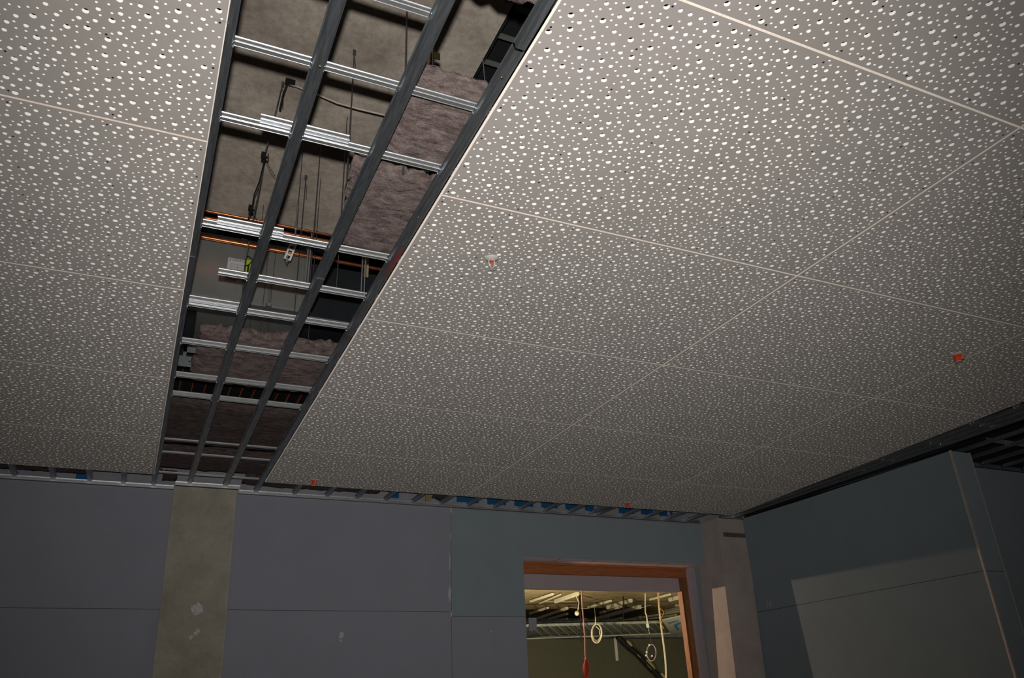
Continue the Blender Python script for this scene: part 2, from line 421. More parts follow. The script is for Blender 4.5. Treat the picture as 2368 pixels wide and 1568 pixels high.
for cn, (x0, x1) in cols.items():
    for ri, (y0, y1) in enumerate(rows):
        if cn == 'c' and ri < 1: continue
        if cn == 'b' and ri == 0: pass
        if cn == 'c':
            me, fm = board_mesh(edge(y0) - x0, y1 - y0, 100 + ri, edge(y1) - x0); sx = sy = 1
        elif ri == 5:
            me, fm = lasts[21 if cn in 'a' else 22]; sx = (x1 - x0) / 1.875; sy = (y1 - y0) / 1.05
        else:
            me, fm = fulls[(11, 12, 13)[(ri + len(cn) + ord(cn[0])) % 3]]; sx = (x1 - x0) / 1.875; sy = (y1 - y0) / 1.2
        o = bpy.data.objects.new('perforated_ceiling_board', me); C.objects.link(o); o.location = (x0, y0, H); o.scale = (sx, sy, 1)
        tag(o, 'grey perforated ceiling board %s, %s' % (colname[cn], rowname[ri]), 'ceiling board', 'perforated ceiling boards')
        f = bpy.data.objects.new('felt_backing', fm); C.objects.link(f); f.parent = o
        f['label'] = 'dark felt behind the holes'
        if cn == 'left' and ri == 1: stamped = o
        if cn == 'a' and ri == 1: stamp2 = o

# ------------------------------------------------------------------ furring channels and cross rails
ZC = H + T + .001
def channel_prof(w=.0175, hgt=.026, lip=.004, t=.001, ribs=False):
    p = [(-w-lip-.003, hgt), (-w-.003, hgt), (-w, .002), (-w+.002, 0)]
    if ribs:
        x = -w + .006
        while x < w - .006:
            p += [(x, 0), (x+.001, .0018), (x+.003, .0018), (x+.004, 0)]; x += .007
    else: p += [(-.007, 0), (-.0055, .0012), (.0055, .0012), (.007, 0)]
    p += [(w-.002, 0), (w, .002), (w+.003, hgt), (w+lip+.003, hgt)]
    q = []
    for (x, z) in reversed(p):
        if z >= hgt: q.append((x, z + t))
        else: q.append((x * (w - t) / w if abs(x) >= w - .0021 else x, z + t))
    return p + q
def channel(x, y0, y1, label, group=None, w=.0175, ribs=False, name='furring_channel', prof=None):
    m = MB(); m.extrude([(u, z) for u, z in (prof or channel_prof(w, ribs=ribs))], 0, y1 - y0, 'Y', 'galv')
    o = m.build(name, fix=True); o.location = (x, y0, ZC)
    return tag(o, label, 'channel', group)
G1 = 'channels framing the open strip'
cl = channel(.012, .9, 7.575, 'dark galvanized channel along the left edge of the open strip', G1, w=.0165)
c1 = channel(.304, .9, 7.43, 'galvanized channel running down the open strip, left of the middle', G1)
c2 = channel(.607, .9, 7.43, 'galvanized channel running down the open strip, right of the middle', G1, w=.021)
crr = channel(.894, 1.72, 7.575, 'galvanized channel with red paint marks along the right edge of the open strip', G1, w=.0185)
crb = channel(.896, .5, 1.715, 'short ribbed channel spliced into the near end of the right edge channel', G1, w=.0175, ribs=True)
crb.location.z += .006
pm = mat('worn_red_paint', (.33, .05, .045), .55, .3, col2=(.12, .11, .115), scale=12, detail=8, stretch=(1, .5, 1)); zz = -.0006
for (ya, yb, s) in ((3.00, 3.30, 1), (4.02, 4.06, 2)):
    m = MB(); m.box((-.010 if s == 1 else -.0165, ya - 1.72, zz - .0003), (.0165, yb - 1.72, zz), 'red')
    o = m.build('red_paint_mark'); o.parent = crr; o['label'] = 'red spray paint'
    o.data.materials.clear(); o.data.materials.append(pm)
for par, x, y in ((crr, -.006, .13), (crr, -.006, 1.03), (crr, -.006, 1.90), (crr, -.006, 2.58), (c2, .004, 2.55), (c2, .004, 2.72), (c1, .004, 1.13)):
    m = MB(); m.tube([(x, y, -.0022), (x, y, .001)], .004, 'brass', 8); o = m.build('screw_head'); o.parent = par
for par, y in ((cl, 3.42), (c2, 3.42)):
    m = MB(); m.box((-.018, y - .9, -.0018), (.018, y - .9 + .45, -.0006), 'galv'); o = m.build('splice_plate'); o.parent = par

Lx = [-2.0, -1.69, -1.372, -1.06, -.776, -.498, -.232]
Rx = [1.244, 1.556, 1.849, 2.141, 2.43, 2.73, 3.03, 3.33, 3.63, 3.93, 4.23, 4.50, 4.60, 4.93, 5.23, 5.53, 5.83]
src = channel(Lx[0], .2, 7.575, '', 'channels seated over the back wall')
pm_ = src.data
def chan_copy(x, y0, y1, label, group):
    o = src.copy(); C.objects.link(o); o.location = (x, y0, ZC); o.scale = (1, (y1 - y0) / 7.375, 1)
    o['label'] = label; o['group'] = group; return o
for i, x in enumerate(Lx[1:]):
    chan_copy(x, .2, 7.575, 'galvanized channel end peeping out above the purple wall, %s left of the open strip' % ORD[len(Lx)-2-i], 'channels seated over the back wall')
src['label'] = 'galvanized channel end above the purple wall, seventh left of the open strip'
for i, x in enumerate(Rx):
    chan_copy(x, .2, 7.575, 'galvanized channel end peeping out above the back wall, %s right of the open strip' % ORD[i], 'channels seated over the back wall')
g = 'bare channels beyond the cut board edge'
for i, (x, y1) in enumerate(((6.04, 7.26), (6.16, 7.26), (6.285, 7.26))):
    chan_copy(x, 2.6, y1, 'bare channel between cut board edge and right partition, %s of three from the left' % ORD[i], g)
for i, x in enumerate((6.62, 6.92, 7.22, 7.52, 7.82, 8.12)):
    chan_copy(x, 2.2, 4.78, 'bare dark channel over the space right of the partition end, %s from it' % ORD[i], g)

ZR = ZC + .0275
def rail_mesh(L):
    m = MB()
    def tb(y, z, r): m.tube([(0, y, z), (L, y, z)], r, 'zinc', 10)
    tb(-.0095, .0035, .0032); tb(.0095, .0035, .0032); tb(-.0055, .0105, .0026); tb(.0055, .0105, .0026)
    tb(0, .0330, .0046)
    m.box((0, -.0095, .0015), (L, .0095, .0035), 'zinc'); m.box((0, -.0018, .003), (L, .0018, .033), 'zinc')
    return m
def clip_mesh():
    m = MB()
    for s in (-1, 1):
        m.tube([(s*.0225, -.013, -.006), (s*.0235, -.015, .004), (s*.0235, -.012, .016), (s*.0225, 0, .019), (s*.0235, .012, .012), (s*.0235, .015, .002), (s*.0225, .013, -.006)], .0028, 'clip', 6)
        m.tube([(s*.0225, -.013, -.006), (s*.018, -.014, -.010), (s*.016, 0, -.008), (s*.018, .012, -.010), (s*.0225, .013, -.006)], .0026, 'clip', 6)
    m.tube([(-.0235, .002, .019), (.0235, .002, .019)], .0022, 'clip', 6)
    return m
clip_src = None
rails = [(1.715, -1.9, .615), (2.06, -1.9, 6.34), (2.443, -1.9, 6.34), (3.182, -1.9, 6.34), (3.594, .145, 6.34), (3.978, -1.9, 6.34), (4.466, -1.9, 6.34),
         (4.99, -1.9, 6.34), (5.332, -1.9, 6.34), (6.304, -1.9, 6.34), (6.645, -1.9, 6.34), (7.25, -1.9, 5.95)]
rm = {}
for i, (y, x0, x1) in enumerate(rails):
    L = round(x1 - x0, 3)
    key = L
    if key not in rm:
        o = rail_mesh(L).build('cross_rail'); rm[key] = o.data; 
    else:
        o = bpy.data.objects.new('cross_rail', rm[key]); C.objects.link(o)
    o.location = (x0, y, ZR)
    lab = 'bright zinc cross rail crossing the open strip, %s from the camera' % ORD[i]
    if i == 4: lab = 'short zinc cross rail stopping short of the left edge channel, below the paper tag'
    if y > 6.2: o.scale.z = .45
    tag(o, lab, 'rail', 'cross rails over the channels')
    for x in (.012, .304, .607, .894, 6.04, 6.16, 6.285):
        if x < x0 or x > x1: continue
        if clip_src is None:
            k = clip_mesh().build('wire_clip', smooth=True); clip_src = k
        else:
            k = clip_src.copy(); C.objects.link(k)
        k.parent = o; k.location = (x - x0, 0, 0)
for y, xa, xb in ((2.443, .17, .50), (3.182, .095, .38), (3.978, .02, .30)):
    m = rail_mesh(xb - xa); o = m.build('rail_splice'); par = [q for q in C.objects if q.name.startswith('cross_rail') and abs(q.location.y - y) < .001][0]
    o.parent = par; o.location = (xa + 1.9, -.020, .016)
i = 0
for (y, x0, x1) in ((2.75, 6.36, 9.0), (3.55, 6.36, 9.0), (4.30, 6.64, 9.0)):
    L = round(x1 - x0, 3); o = rail_mesh(L).build('cross_rail'); o.location = (x0, y, ZR)
    tag(o, 'dim cross rail over the space right of the partition end, %s from the camera' % ORD[i], 'rail', 'cross rails over the channels'); i += 1
    for x in (6.62, 6.92, 7.22, 7.52, 7.82):
        if x > x0 + .02: k = clip_src.copy(); C.objects.link(k); k.parent = o; k.location = (x - x0, 0, 0)

# perimeter tracks
def track(name, a, b, axis, base, face, label, mtl='zinc'):
    m = MB(); z0, z1 = 1.935, 1.972
    if axis == 'X':
        m.box((a, face - .026, z0), (b, face, z0 + .0012), mtl); m.box((a, face - .0012, z0), (b, face, z1), mtl); m.box((a, face - .016, z1 - .0012), (b, face, z1), mtl)
        m.tube([(a, face - .026, z0 + .001), (b, face - .026, z0 + .001)], .0016, mtl, 6); m.tube([(a, face - .003, z0 + .022), (b, face - .003, z0 + .022)], .003, mtl, 6)
    else:
        m.box((face - .0012, a, z0 + .012), (face, b, z1), mtl)
    o = m.build('perimeter_track'); return tag(o, label, 'track', 'perimeter tracks on the wall heads')
track('', -3.5, .183, 'X', 0, YB, 'bright perimeter track on the wall head left of the concrete column')
track('', .185, .735, 'X', 0, 7.448, 'bright perimeter track across the head of the buff concrete column')
track('', .737, 5.98, 'X', 0, YB, 'bright perimeter track on the wall head between the two columns')
track('', 6.02, XR, 'X', 0, 7.278, 'bright perimeter track across the head of the corner column')
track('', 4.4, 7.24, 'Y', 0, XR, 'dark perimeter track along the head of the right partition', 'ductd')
track('', XR + .25, 9.0, 'X', 0, 4.798, 'dim perimeter track on the wall right of the partition end', 'galv')

# ------------------------------------------------------------------ insulation batts
def batt(x0, x1, y0, y1, z0, th, label, matn='batt', seed=1, ragged=.03, cat='insulation', sag=0.0, tilt=0.0, skew=0.0):
    nx = max(4, int((x1-x0)/.02)); ny = max(4, int((y1-y0)/.02)); V = []; Fc = []
    nx = min(nx, 90); ny = min(ny, 90)
    def pt(i, j, top):
        u, v = i/nx, j/ny; x = x0 + (x1-x0)*u; y = y0 + (y1-y0)*v
        e = min(i, nx-i, 3)/3; f = min(j, ny-j, 3)/3
        nz = noise.noise(Vector((x*6, y*6, seed))) ; n2 = noise.noise(Vector((x*28, y*28, seed+9)))
        n3 = noise.noise(Vector((x*70, y*70, seed+20)))
        x += skew * v * (1 - u)
        if j in (0, ny): y += (noise.noise(Vector((x*9, seed, 0)))*1.2 + n3*.5 + noise.noise(Vector((x*33, seed, 3)))*.6) * ragged * 1.2
        if i in (0, nx): x += (noise.noise(Vector((y*9, seed, 7))) + n3*.5) * ragged * .7
        zz = (z0 + th if top else z0) + nz*.012 + n2*.006 + n3*.003 - sag*math.sin(math.pi*u) + tilt*v
        if min(e, f) < 1: zz = zz + ((-.3 if top else .3) * th) * (1 - min(e, f))
        return (x, y, zz)
    for top in (0, 1):
        for j in range(ny+1):
            for i in range(nx+1): V.append(pt(i, j, top))
    N = (nx+1)*(ny+1); idx = lambda i, j, t: t*N + j*(nx+1) + i
    for j in range(ny):
        for i in range(nx):
            Fc.append((idx(i,j,0), idx(i,j+1,0), idx(i+1,j+1,0), idx(i+1,j,0))); Fc.append((idx(i,j,1), idx(i+1,j,1), idx(i+1,j+1,1), idx(i,j+1,1)))
    for i in range(nx):
        Fc.append((idx(i,0,0), idx(i+1,0,0), idx(i+1,0,1), idx(i,0,1))); Fc.append((idx(i+1,ny,0), idx(i,ny,0), idx(i,ny,1), idx(i+1,ny,1)))
    for j in range(ny):
        Fc.append((idx(0,j+1,0), idx(0,j,0), idx(0,j,1), idx(0,j+1,1))); Fc.append((idx(nx,j,0), idx(nx,j+1,0), idx(nx,j+1,1), idx(nx,j,1)))
    me = bpy.data.meshes.new('insulation_batt'); me.from_pydata(V, [], Fc); me.materials.append(M[matn])
    me.polygons.foreach_set('use_smooth', [True]*len(me.polygons)); me.update()
    o = bpy.data.objects.new('insulation_batt', me); C.objects.link(o)
    return tag(o, label, cat, 'polyester batts laid on the rails')
ZI = ZR + .056
batt(.66, 1.9, .75, 1.62, ZI, .08, 'purple brown batt showing at the top edge of the photo beside the ribbed channel', seed=2)
batt(.64, 1.9, 2.02, 2.56, ZI, .08, 'purple brown batt right of the open strip, nearer of the two, under the brass bracket', seed=4)
batt(.55, 1.9, 2.60, 3.26, ZI, .08, 'purple brown batt right of the strip, the farther one, ending over the copper pipes', seed=5, skew=.115)
batt(.13, 1.9, 4.42, 5.22, ZI, .09, 'darker batt filling the open strip beyond the duct, with a torn near edge', 'batt', seed=7, ragged=.06)
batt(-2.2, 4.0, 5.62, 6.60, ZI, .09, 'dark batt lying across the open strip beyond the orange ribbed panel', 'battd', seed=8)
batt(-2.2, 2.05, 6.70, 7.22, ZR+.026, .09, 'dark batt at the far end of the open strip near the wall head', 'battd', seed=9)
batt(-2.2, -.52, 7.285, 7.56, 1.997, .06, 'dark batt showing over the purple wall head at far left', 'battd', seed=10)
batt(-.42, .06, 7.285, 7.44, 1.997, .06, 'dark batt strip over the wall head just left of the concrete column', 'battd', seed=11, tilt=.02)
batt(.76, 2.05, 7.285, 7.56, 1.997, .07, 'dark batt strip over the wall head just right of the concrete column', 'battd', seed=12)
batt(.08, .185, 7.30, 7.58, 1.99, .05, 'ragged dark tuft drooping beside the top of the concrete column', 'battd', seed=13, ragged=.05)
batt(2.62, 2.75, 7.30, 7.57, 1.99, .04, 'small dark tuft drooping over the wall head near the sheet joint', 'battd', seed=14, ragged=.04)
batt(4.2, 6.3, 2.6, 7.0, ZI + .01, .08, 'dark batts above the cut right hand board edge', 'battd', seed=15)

# ------------------------------------------------------------------ services above the strip
# sheet metal duct
d = thing('sheet_metal_duct', 'large grey sheet metal duct crossing above the open strip beyond the copper pipes', 'duct', (.6, 4.69, 2.42))
m = MB(); m.box((-3.0, 4.69, 2.42), (.72, 5.5, 2.88), 'ductm'); m.build('duct_body', d)
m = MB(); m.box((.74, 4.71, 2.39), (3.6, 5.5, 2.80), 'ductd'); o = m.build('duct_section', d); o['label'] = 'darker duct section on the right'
m = MB(); m.box((-3.0, 4.675, 2.405), (.72, 4.70, 2.421), 'zinc'); m.build('bottom_flange', d)
m = MB(); m.box((.718, 4.665, 2.39), (.742, 4.70, 2.89), 'ductm'); m.box((.30, 4.678, 2.42), (.34, 4.692, 2.88), 'ductm'); m.build('duct_flange', d)
m = MB(); m.box((.74, 4.69, 2.385), (3.6, 4.712, 2.393), 'zinc'); m.build('bottom_flange', d)
m = MB(); m.tube([(-2.5, 4.85, 2.29), (.10, 4.87, 2.29)], .10, 'ductd', 20)
tag(m.build('round_duct', smooth=True), 'dark glossy round duct end left of the torn batt', 'duct')
# copper pipes
def pipe(y, z, x0, x1, r, label, z1=None):
    m = MB(); m.tube([(x0, y, z), (x1, y, z1 if z1 else z)], r, 'copper', 12)
    return tag(m.build('copper_pipe', smooth=True), label, 'pipe', 'copper pipes across the open strip')
pipe(at(470,503,z=2.82).y, 2.82, -3, 4, .011, 'copper pipe crossing the open strip, upper of the two in the photo')
pipe(at(470,503,z=2.82).y - .035, 2.85, -3, 4, .007, 'thin copper pipe hugging the upper copper pipe')
pipe(at(470,548,z=2.72).y, 2.72, -3, 4, .012, 'copper pipe crossing just above the duct, lower of the two in the photo')
# hanger rods
def rod(pts, r, label, hook=True, name='hanger_rod', mtl='rod', z=3.2, extra=None):
    """pts: (px, py, height) from the soffit down"""
    P = [at(a, b, z=h) for a, b, h in pts]
    m = MB(); m.tube(P, r, mtl, 8)
    o = m.build(name); tag(o, label, 'rod', 'thin hangers above the open strip')
    if hook:
        q = P[0]; k = MB(); k.box((q.x-.008, q.y-.004, q.z-.035), (q.x+.008, q.y+.004, q.z), 'rod')
        k.tube([(q.x, q.y, q.z-.05), (q.x+.010, q.y, q.z-.10), (q.x+.012, q.y, q.z-.18)], .002, 'rod', 6)
        k.build('anchor_bracket', o)
    return o
def vrod(px, py, z0, z1, r, label, hook=False, mtl='rod'):
    p = at(px, py, z=z0); m = MB(); m.tube([p, (p.x, p.y, z1)], r, mtl, 8)
    o = m.build('hanger_rod'); tag(o, label, 'rod', 'thin hangers above the open strip')
    if hook:
        k = MB(); q = p; k.box((q.x-.008, q.y-.004, q.z-.035), (q.x+.008, q.y+.004, q.z-.002), 'rod')
        k.tube([(q.x, q.y, q.z-.05), (q.x+.010, q.y, q.z-.10), (q.x+.012, q.y, q.z-.18)], .002, 'rod', 6); k.build('anchor_bracket', o)
    return o
vrod(820, 115, 3.2, ZR + .04, .0035, 'thin hanger rod with a soffit bracket, in the middle bay below the second rail', True)
vrod(708, 405, 3.2, ZR + .04, .003, 'thin hanger rod with a bracket low in the middle bay', True)
vrod(943, -60, 3.2, ZR + .04, .004, 'thin hanger rod beside the right middle channel at the top of the photo')
vrod(1002, 60, 3.2, 2.15, .0045, 'hanger rod that carries the brass bracket')
vrod(742, 330, 3.2, 2.2, .003, 'bare thin rod crossing the soffit right of the left middle channel')
rod([(655,190,3.2),(640,250,3.0),(614,350,2.8),(603,420,2.7),(583,520,2.55),(568,600,2.4),(560,690,2.1)], .0035, 'bent hanger rod in the left bay running from the soffit past the black clips')
p = [at(613,365,z=2.75), at(600,420,z=2.7), at(588,450,z=2.66), at(583,480,z=2.62), at(570,520,z=2.55)]
m = MB(); m.tube(p, .004, 'blk', 6); m.tube([at(613,365,z=2.75), at(622,385,z=2.73), at(636,407,z=2.7)], .0018, 'blk', 6)
m.tube([at(583,482,z=2.62), at(592,505,z=2.58), at(600,522,z=2.55)], .0018, 'blk', 6)
o = tag(m.build('bowed_wire'), 'bowed dark wire clipped to the bent rod in the left bay', 'wire')
for (a, b) in ((613, 360), (583, 482)):
    c = at(a, b, z=2.7 if b < 400 else 2.62); k = MB(); k.box((c.x-.02, c.y-.01, c.z-.016), (c.x+.004, c.y+.01, c.z+.016), 'blk'); k.box((c.x+.004, c.y-.006, c.z-.012), (c.x+.018, c.y+.006, c.z-.006), 'blk'); k.box((c.x+.013, c.y-.006, c.z-.006), (c.x+.018, c.y+.006, c.z+.014), 'blk')
    k.build('black_clip', o)
# curved pale flat cable on the soffit
pts = [at(a, b, z=h) for a, b, h in ((664,196,3.17),(690,201,3.10),(715,212,3.08),(742,222,3.05),(780,238,3.0),(830,252,2.98),(890,266,2.96),(930,276,2.96),(980,290,2.98))]
m = MB(); m.tube(pts, .006, 'bead', 8)
o = tag(m.build('pale_cable', smooth=True), 'pale cable looping under the soffit from a black clip', 'cable')
q = pts[0]; k = MB(); k.box((q.x-.012, q.y-.02, q.z-.004), (q.x+.04, q.y+.0, 3.2), 'blk'); k.tube([q, (q.x-.012, q.y+.02, q.z-.06), (q.x-.02, q.y+.03, q.z-.16)], .006, 'blk', 6); k.build('cable_clip', o)
# brass bracket
b = thing('brass_bracket', 'small brass pipe bracket on a rod above the nearer purple batt', 'bracket', at(998, 165, z=2.2))
c = at(998, 160, z=2.25)
m = MB(); m.box((c.x-.012, c.y-.012, c.z+.02), (c.x-.009, c.y+.02, c.z+.09), 'brass'); m.box((c.x-.01, c.y, c.z+.06), (c.x+.035, c.y+.003, c.z+.095), 'brass')
m.box((c.x-.02, c.y-.015, c.z-.012), (c.x+.028, c.y+.015, c.z-.006), 'brass'); m.build('bracket_body', b)
m = MB(); m.tube([(c.x+.003, c.y-.004, c.z+.1), (c.x+.003, c.y-.004, c.z-.09)], .004, 'clip', 8); m.build('bracket_bolt', b)
m = MB(); m.lathe([(.018, 0), (.024, .01), (.024, .03), (.016, .04)], (c.x+.022, c.y+.01, c.z-.045), 'rod', 16); m.build('pipe_clamp', b)
# slotted steel strap with threaded rod
b = thing('slotted_strut', 'short pale slotted steel strut hanging on a threaded rod in front of the duct', 'strut', at(680, 545, z=2.6))
a0, a1 = at(686, 545, z=2.62), at(664, 600, z=2.46)
ax = (a1 - a0); Ls = ax.length; ax.normalize(); sd = Vector((1, 0, 0)); sd = (sd - ax*sd.dot(ax)).normalized(); nn = ax.cross(sd)
m = MB(); hw = .021
def P3(u, v, t): return a0 + ax*u + sd*v + nn*t
n = 6
for s in (-1, 1):
    m.face([P3(0, s*hw, 0), P3(Ls, s*hw, 0), P3(Ls, s*hw*.5, 0), P3(0, s*hw*.5, 0)], 'white')
    m.face([P3(0, s*hw, 0), P3(Ls, s*hw, 0), P3(Ls, s*hw, .02), P3(0, s*hw, .02)], 'white')
for k in range(n):
    u = Ls*k/(n-1); d_ = .006; m.face([P3(max(0,u-d_), -hw*.5, 0), P3(min(Ls,u+d_), -hw*.5, 0), P3(min(Ls,u+d_), hw*.5, 0), P3(max(0,u-d_), hw*.5, 0)], 'white')
m.build('strut_rail', b, fix=False)
m = MB(); q = at(689, 474, z=2.78); m.tube([q, (q.x+.0, q.y, q.z-.30)], .005, 'zinc', 8); m.tube([q, (q.x, q.y, 3.2)], .0022, 'rod', 6); m.lathe([(.011, 0), (.011, .012)], (q.x, q.y, q.z-.17), 'zinc', 6); m.build('threaded_rod', b)
m = MB(); m.tube([a1 + Vector((0,0,.03)), a1 - Vector((0,0,.03))], .004, 'zinc', 8); m.lathe([(.010, 0), (.010, .01)], tuple(a1 - Vector((0,0,.012))), 'zinc', 6); m.build('strut_bolt', b)
# paper tag with lime tape
yt = 4.672
c0, c1_, c2_, c3_ = at(528,595,Y=yt), at(562,600,Y=yt), at(560,631,Y=yt), at(525,629,Y=yt)
b = thing('paper_tag', 'white printed paper tag hanging in front of the duct beside lime tape', 'tag', (c0.x, yt, c2_.z))
m = MB(); x0_, x1_, z0_, z1_ = c0.x, c1_.x + .02, c2_.z - .05, c0.z
m.box((x0_, yt, z0_), (x1_, yt + .002, z1_), 'tag'); m.build('tag_sheet', b)
m = MB()
W_ = x1_ - x0_; Hh = z1_ - z0_
for k in range(5): m.box((x0_ + .2*W_, yt - .0006, z1_ - Hh*(.30 + .13*k)), (x1_ - .06*W_, yt, z1_ - Hh*(.30 + .13*k) + .0012), 'ink')
for k in (.2, .55, .94): m.box((x0_ + k*W_, yt - .0006, z0_ + .15*Hh), (x0_ + k*W_ + .0012, yt, z1_ - .30*Hh), 'ink')
m.box((x0_ + .10*W_, yt - .0006, z1_ - .14*Hh), (x0_ + .14*W_, yt, z1_ - .05*Hh), 'ink'); m.build('tag_table', b)
def to_mesh(o):
    dg = bpy.context.evaluated_depsgraph_get(); me = bpy.data.meshes.new_from_object(o.evaluated_get(dg))
    n = o.name; mt = o.data.materials[0]; bpy.data.objects.remove(o)
    q = bpy.data.objects.new(n, me); C.objects.link(q)
    if not me.materials: me.materials.append(mt)
    return q
def text(s, size, loc, rot, mtl, name, parent, label=None):
    cu = bpy.data.curves.new(name, 'FONT'); cu.body = s; cu.size = size; cu.extrude = .0002
    o = bpy.data.objects.new(name, cu); C.objects.link(o); cu.materials.append(M[mtl])
    o = to_mesh(o)
    o.parent = parent; o.location = Vector(loc) - parent.location; o.rotation_euler = rot
    if label: o['label'] = label
    return o
R90 = (math.pi/2, 0, 0)
text('CAUTION', .021, (x0_ + .24*W_, yt - .001, z1_ - .13*Hh), R90, 'ink', 'tag_heading', b)
text('CiT', .030, (x0_ + .30*W_, yt - .001, z0_ + .28*Hh), R90, 'redink', 'red_handwriting', b)
m = MB(); m.box((x1_ - .002, yt - .004, z0_ - .01), (x1_ + .04, yt + .010, z1_ + .005), 'lime'); m.build('lime_tape', b)
m = MB(); m.tube([(x1_ - .01, yt - .006, z1_ - .05), (x1_ + .02, yt - .008, z1_ - .035), (x1_ + .04, yt - .008, z1_ + .01), (x1_ + .01, yt-.006, z1_ + .03), (x1_ - .005, yt-.006, z1_ + .02)], .004, 'blk', 6)
m.box((x1_ + .012, yt - .008, z0_ + .0), (x1_ + .022, yt - .004, z1_ - .03), 'blk'); m.build('black_tie', b)
# bright rods in front of the duct on the right
for (a, b_, h, lab) in ((712, 655, .30, 'bright threaded rod in front of the duct, right of the slotted strut'), (706, 655, .24, 'bright threaded rod just left of its taller twin in front of the duct'),
                         (842, 676, .30, 'bright threaded rod in the right bay before the dark duct'), (835, 678, .25, 'bright threaded rod in the right bay, left of its taller twin')):
    p = at(a, b_, z=ZR + .036); m = MB(); m.tube([p, p + Vector((0, 0, h))], .004, 'zinc', 8); tag(m.build('threaded_rod'), lab, 'rod', 'thin hangers above the open strip')
for (a, b_, r, lab) in ((735, 500, .002, 'thin rod hanging between strut and right middle channel'), (625, 545, .002, 'thin dark rod close to the left middle channel before the duct'),
                        (803, 270, .0028, 'thin rod at the left edge of the farther purple batt'), (640, 560, .0022, 'thin rod before the duct, right of the left middle channel'), (600, 560, .002, 'thin rod just behind the left middle channel')):
    p = at(a, b_, z=2.9 if b_ > 300 else 3.2); m = MB(); m.tube([(p.x, p.y, 3.2), (p.x, p.y, ZR + .04)], r, 'rod', 8); tag(m.build('hanger_rod'), lab, 'rod', 'thin hangers above the open strip')
m = MB(); c = at(622, 700, z=2.42); m.tube([c + Vector((0,0,.16)), c + Vector((0,0,-.02))], .010, 'zinc', 8); m.lathe([(.02, 0), (.02, .02)], (c.x, c.y, c.z-.03), 'zinc', 6)
tag(m.build('turnbuckle'), 'small bright turnbuckle hanging before the duct near its lower edge', 'turnbuckle')
m = MB(); c = at(846, 612, z=2.7); m.box((c.x-.01, c.y, c.z-.09), (c.x+.02, c.y+.01, c.z+.06), 'tan')
tag(m.build('yellow_strap'), 'short yellow strap on the dark duct in the right bay', 'strap')
# ribbed panel, the orange light on its ribs put into the strip colour
d = thing('ribbed_panel', 'dark ribbed panel with strips painted orange as if lit, seen between two batts', 'panel', (.5, 5.6, 2.35))
zz = 2.35; p0 = at(405, 895, z=zz)
m = MB(); m.box((-.6, 5.56, zz + .02), (1.6, 6.9, zz + .08), 'dark'); 
for k in range(24): m.box((-.55 + .09*k + .02, 5.56, zz + .004), (-.55 + .09*k + .06, 6.9, zz + .02), 'ductd')
m.build('panel_body', d)
m = MB()
for k in range(24):
    x = -.55 + .09*k; wd = .010 if k % 2 else .006
    for j in range(30): m.box((x, 5.58 + j*.04, zz + .002), (x + wd, 5.58 + j*.04 + (.032 if k % 2 else .012), zz + .02), 'lit_orange')
m.build('orange_strip', d)
m = MB()
for x in (-.5, 1.5): m.tube([(x, 6.8, 2.42), (x, 6.8, 3.52)], .006, 'rod', 6)
m.build('panel_hanger', d)
# small steel items left of the torn batt
m = MB(); c = at(428, 838, z=2.12); m.box((c.x-.04, c.y-.01, c.z-.03), (c.x+.12, c.y, c.z+.04), 'galv'); m.box((c.x+.02, c.y-.012, c.z), (c.x+.03, c.y-.009, c.z+.01), 'blk')
m.box((c.x-.02, c.y-.01, c.z+.04), (c.x-.0, c.y+.0, c.z+.12), 'galv'); m.box((c.x-.02, c.y-.01, c.z+.07), (c.x+.12, c.y+.0, c.z+.12), 'galv')
tag(m.build('steel_bracket'), 'grey steel bracket with a bolt hole left of the torn batt', 'bracket')
# cable ladder and spiral duct right of the soffit
XL = 1.36
d = thing('cable_ladder', 'dark cable ladder running beside the edge of the concrete soffit', 'cable ladder', (XL, 1, 3.3))
m = MB(); m.box((XL - .03, -1, 3.26), (XL - .02, 5, 3.32), 'ductd'); m.build('side_rail', d)
m = MB(); m.box((XL + .17, -1, 3.26), (XL + .18, 5, 3.32), 'ductm'); m.build('side_rail', d)
rg = None
for k in range(20):
    if rg is None:
        m = MB(); m.box((XL - .02, 1.0, 3.27), (XL + .17, 1.025, 3.285), 'ductm'); rg = m.build('rung', d); base = rg.location.copy()
    else:
        q = rg.copy(); C.objects.link(q); q.parent = d; q.location = base + Vector((0, k*.2, 0))
m = MB(); n = 26; pts = [(1.85, y, 3.16) for y in (-1, 5)]
m.tube(pts, .26, 'ductd', 32)
d = tag(m.build('spiral_duct', smooth=True), 'dark spiral duct above the right edge of the open strip', 'duct')
m = MB(); hp = []
for k in range(26*12): a = 2*math.pi*k/26; hp.append((1.85 + .262*math.cos(a), -.9 + k*.42/26, 3.16 + .262*math.sin(a)))
m.tube(hp, .0018, 'galv', 5); m.build('spiral_seam', d)
m = MB(); m.tube([at(1116,132,z=3.2), at(1118,150,z=3.0), at(1123,208,z=2.5)], .003, 'zinc', 6)
tag(m.build('tie_wire'), 'thin straight wire in front of the cable ladder', 'wire')

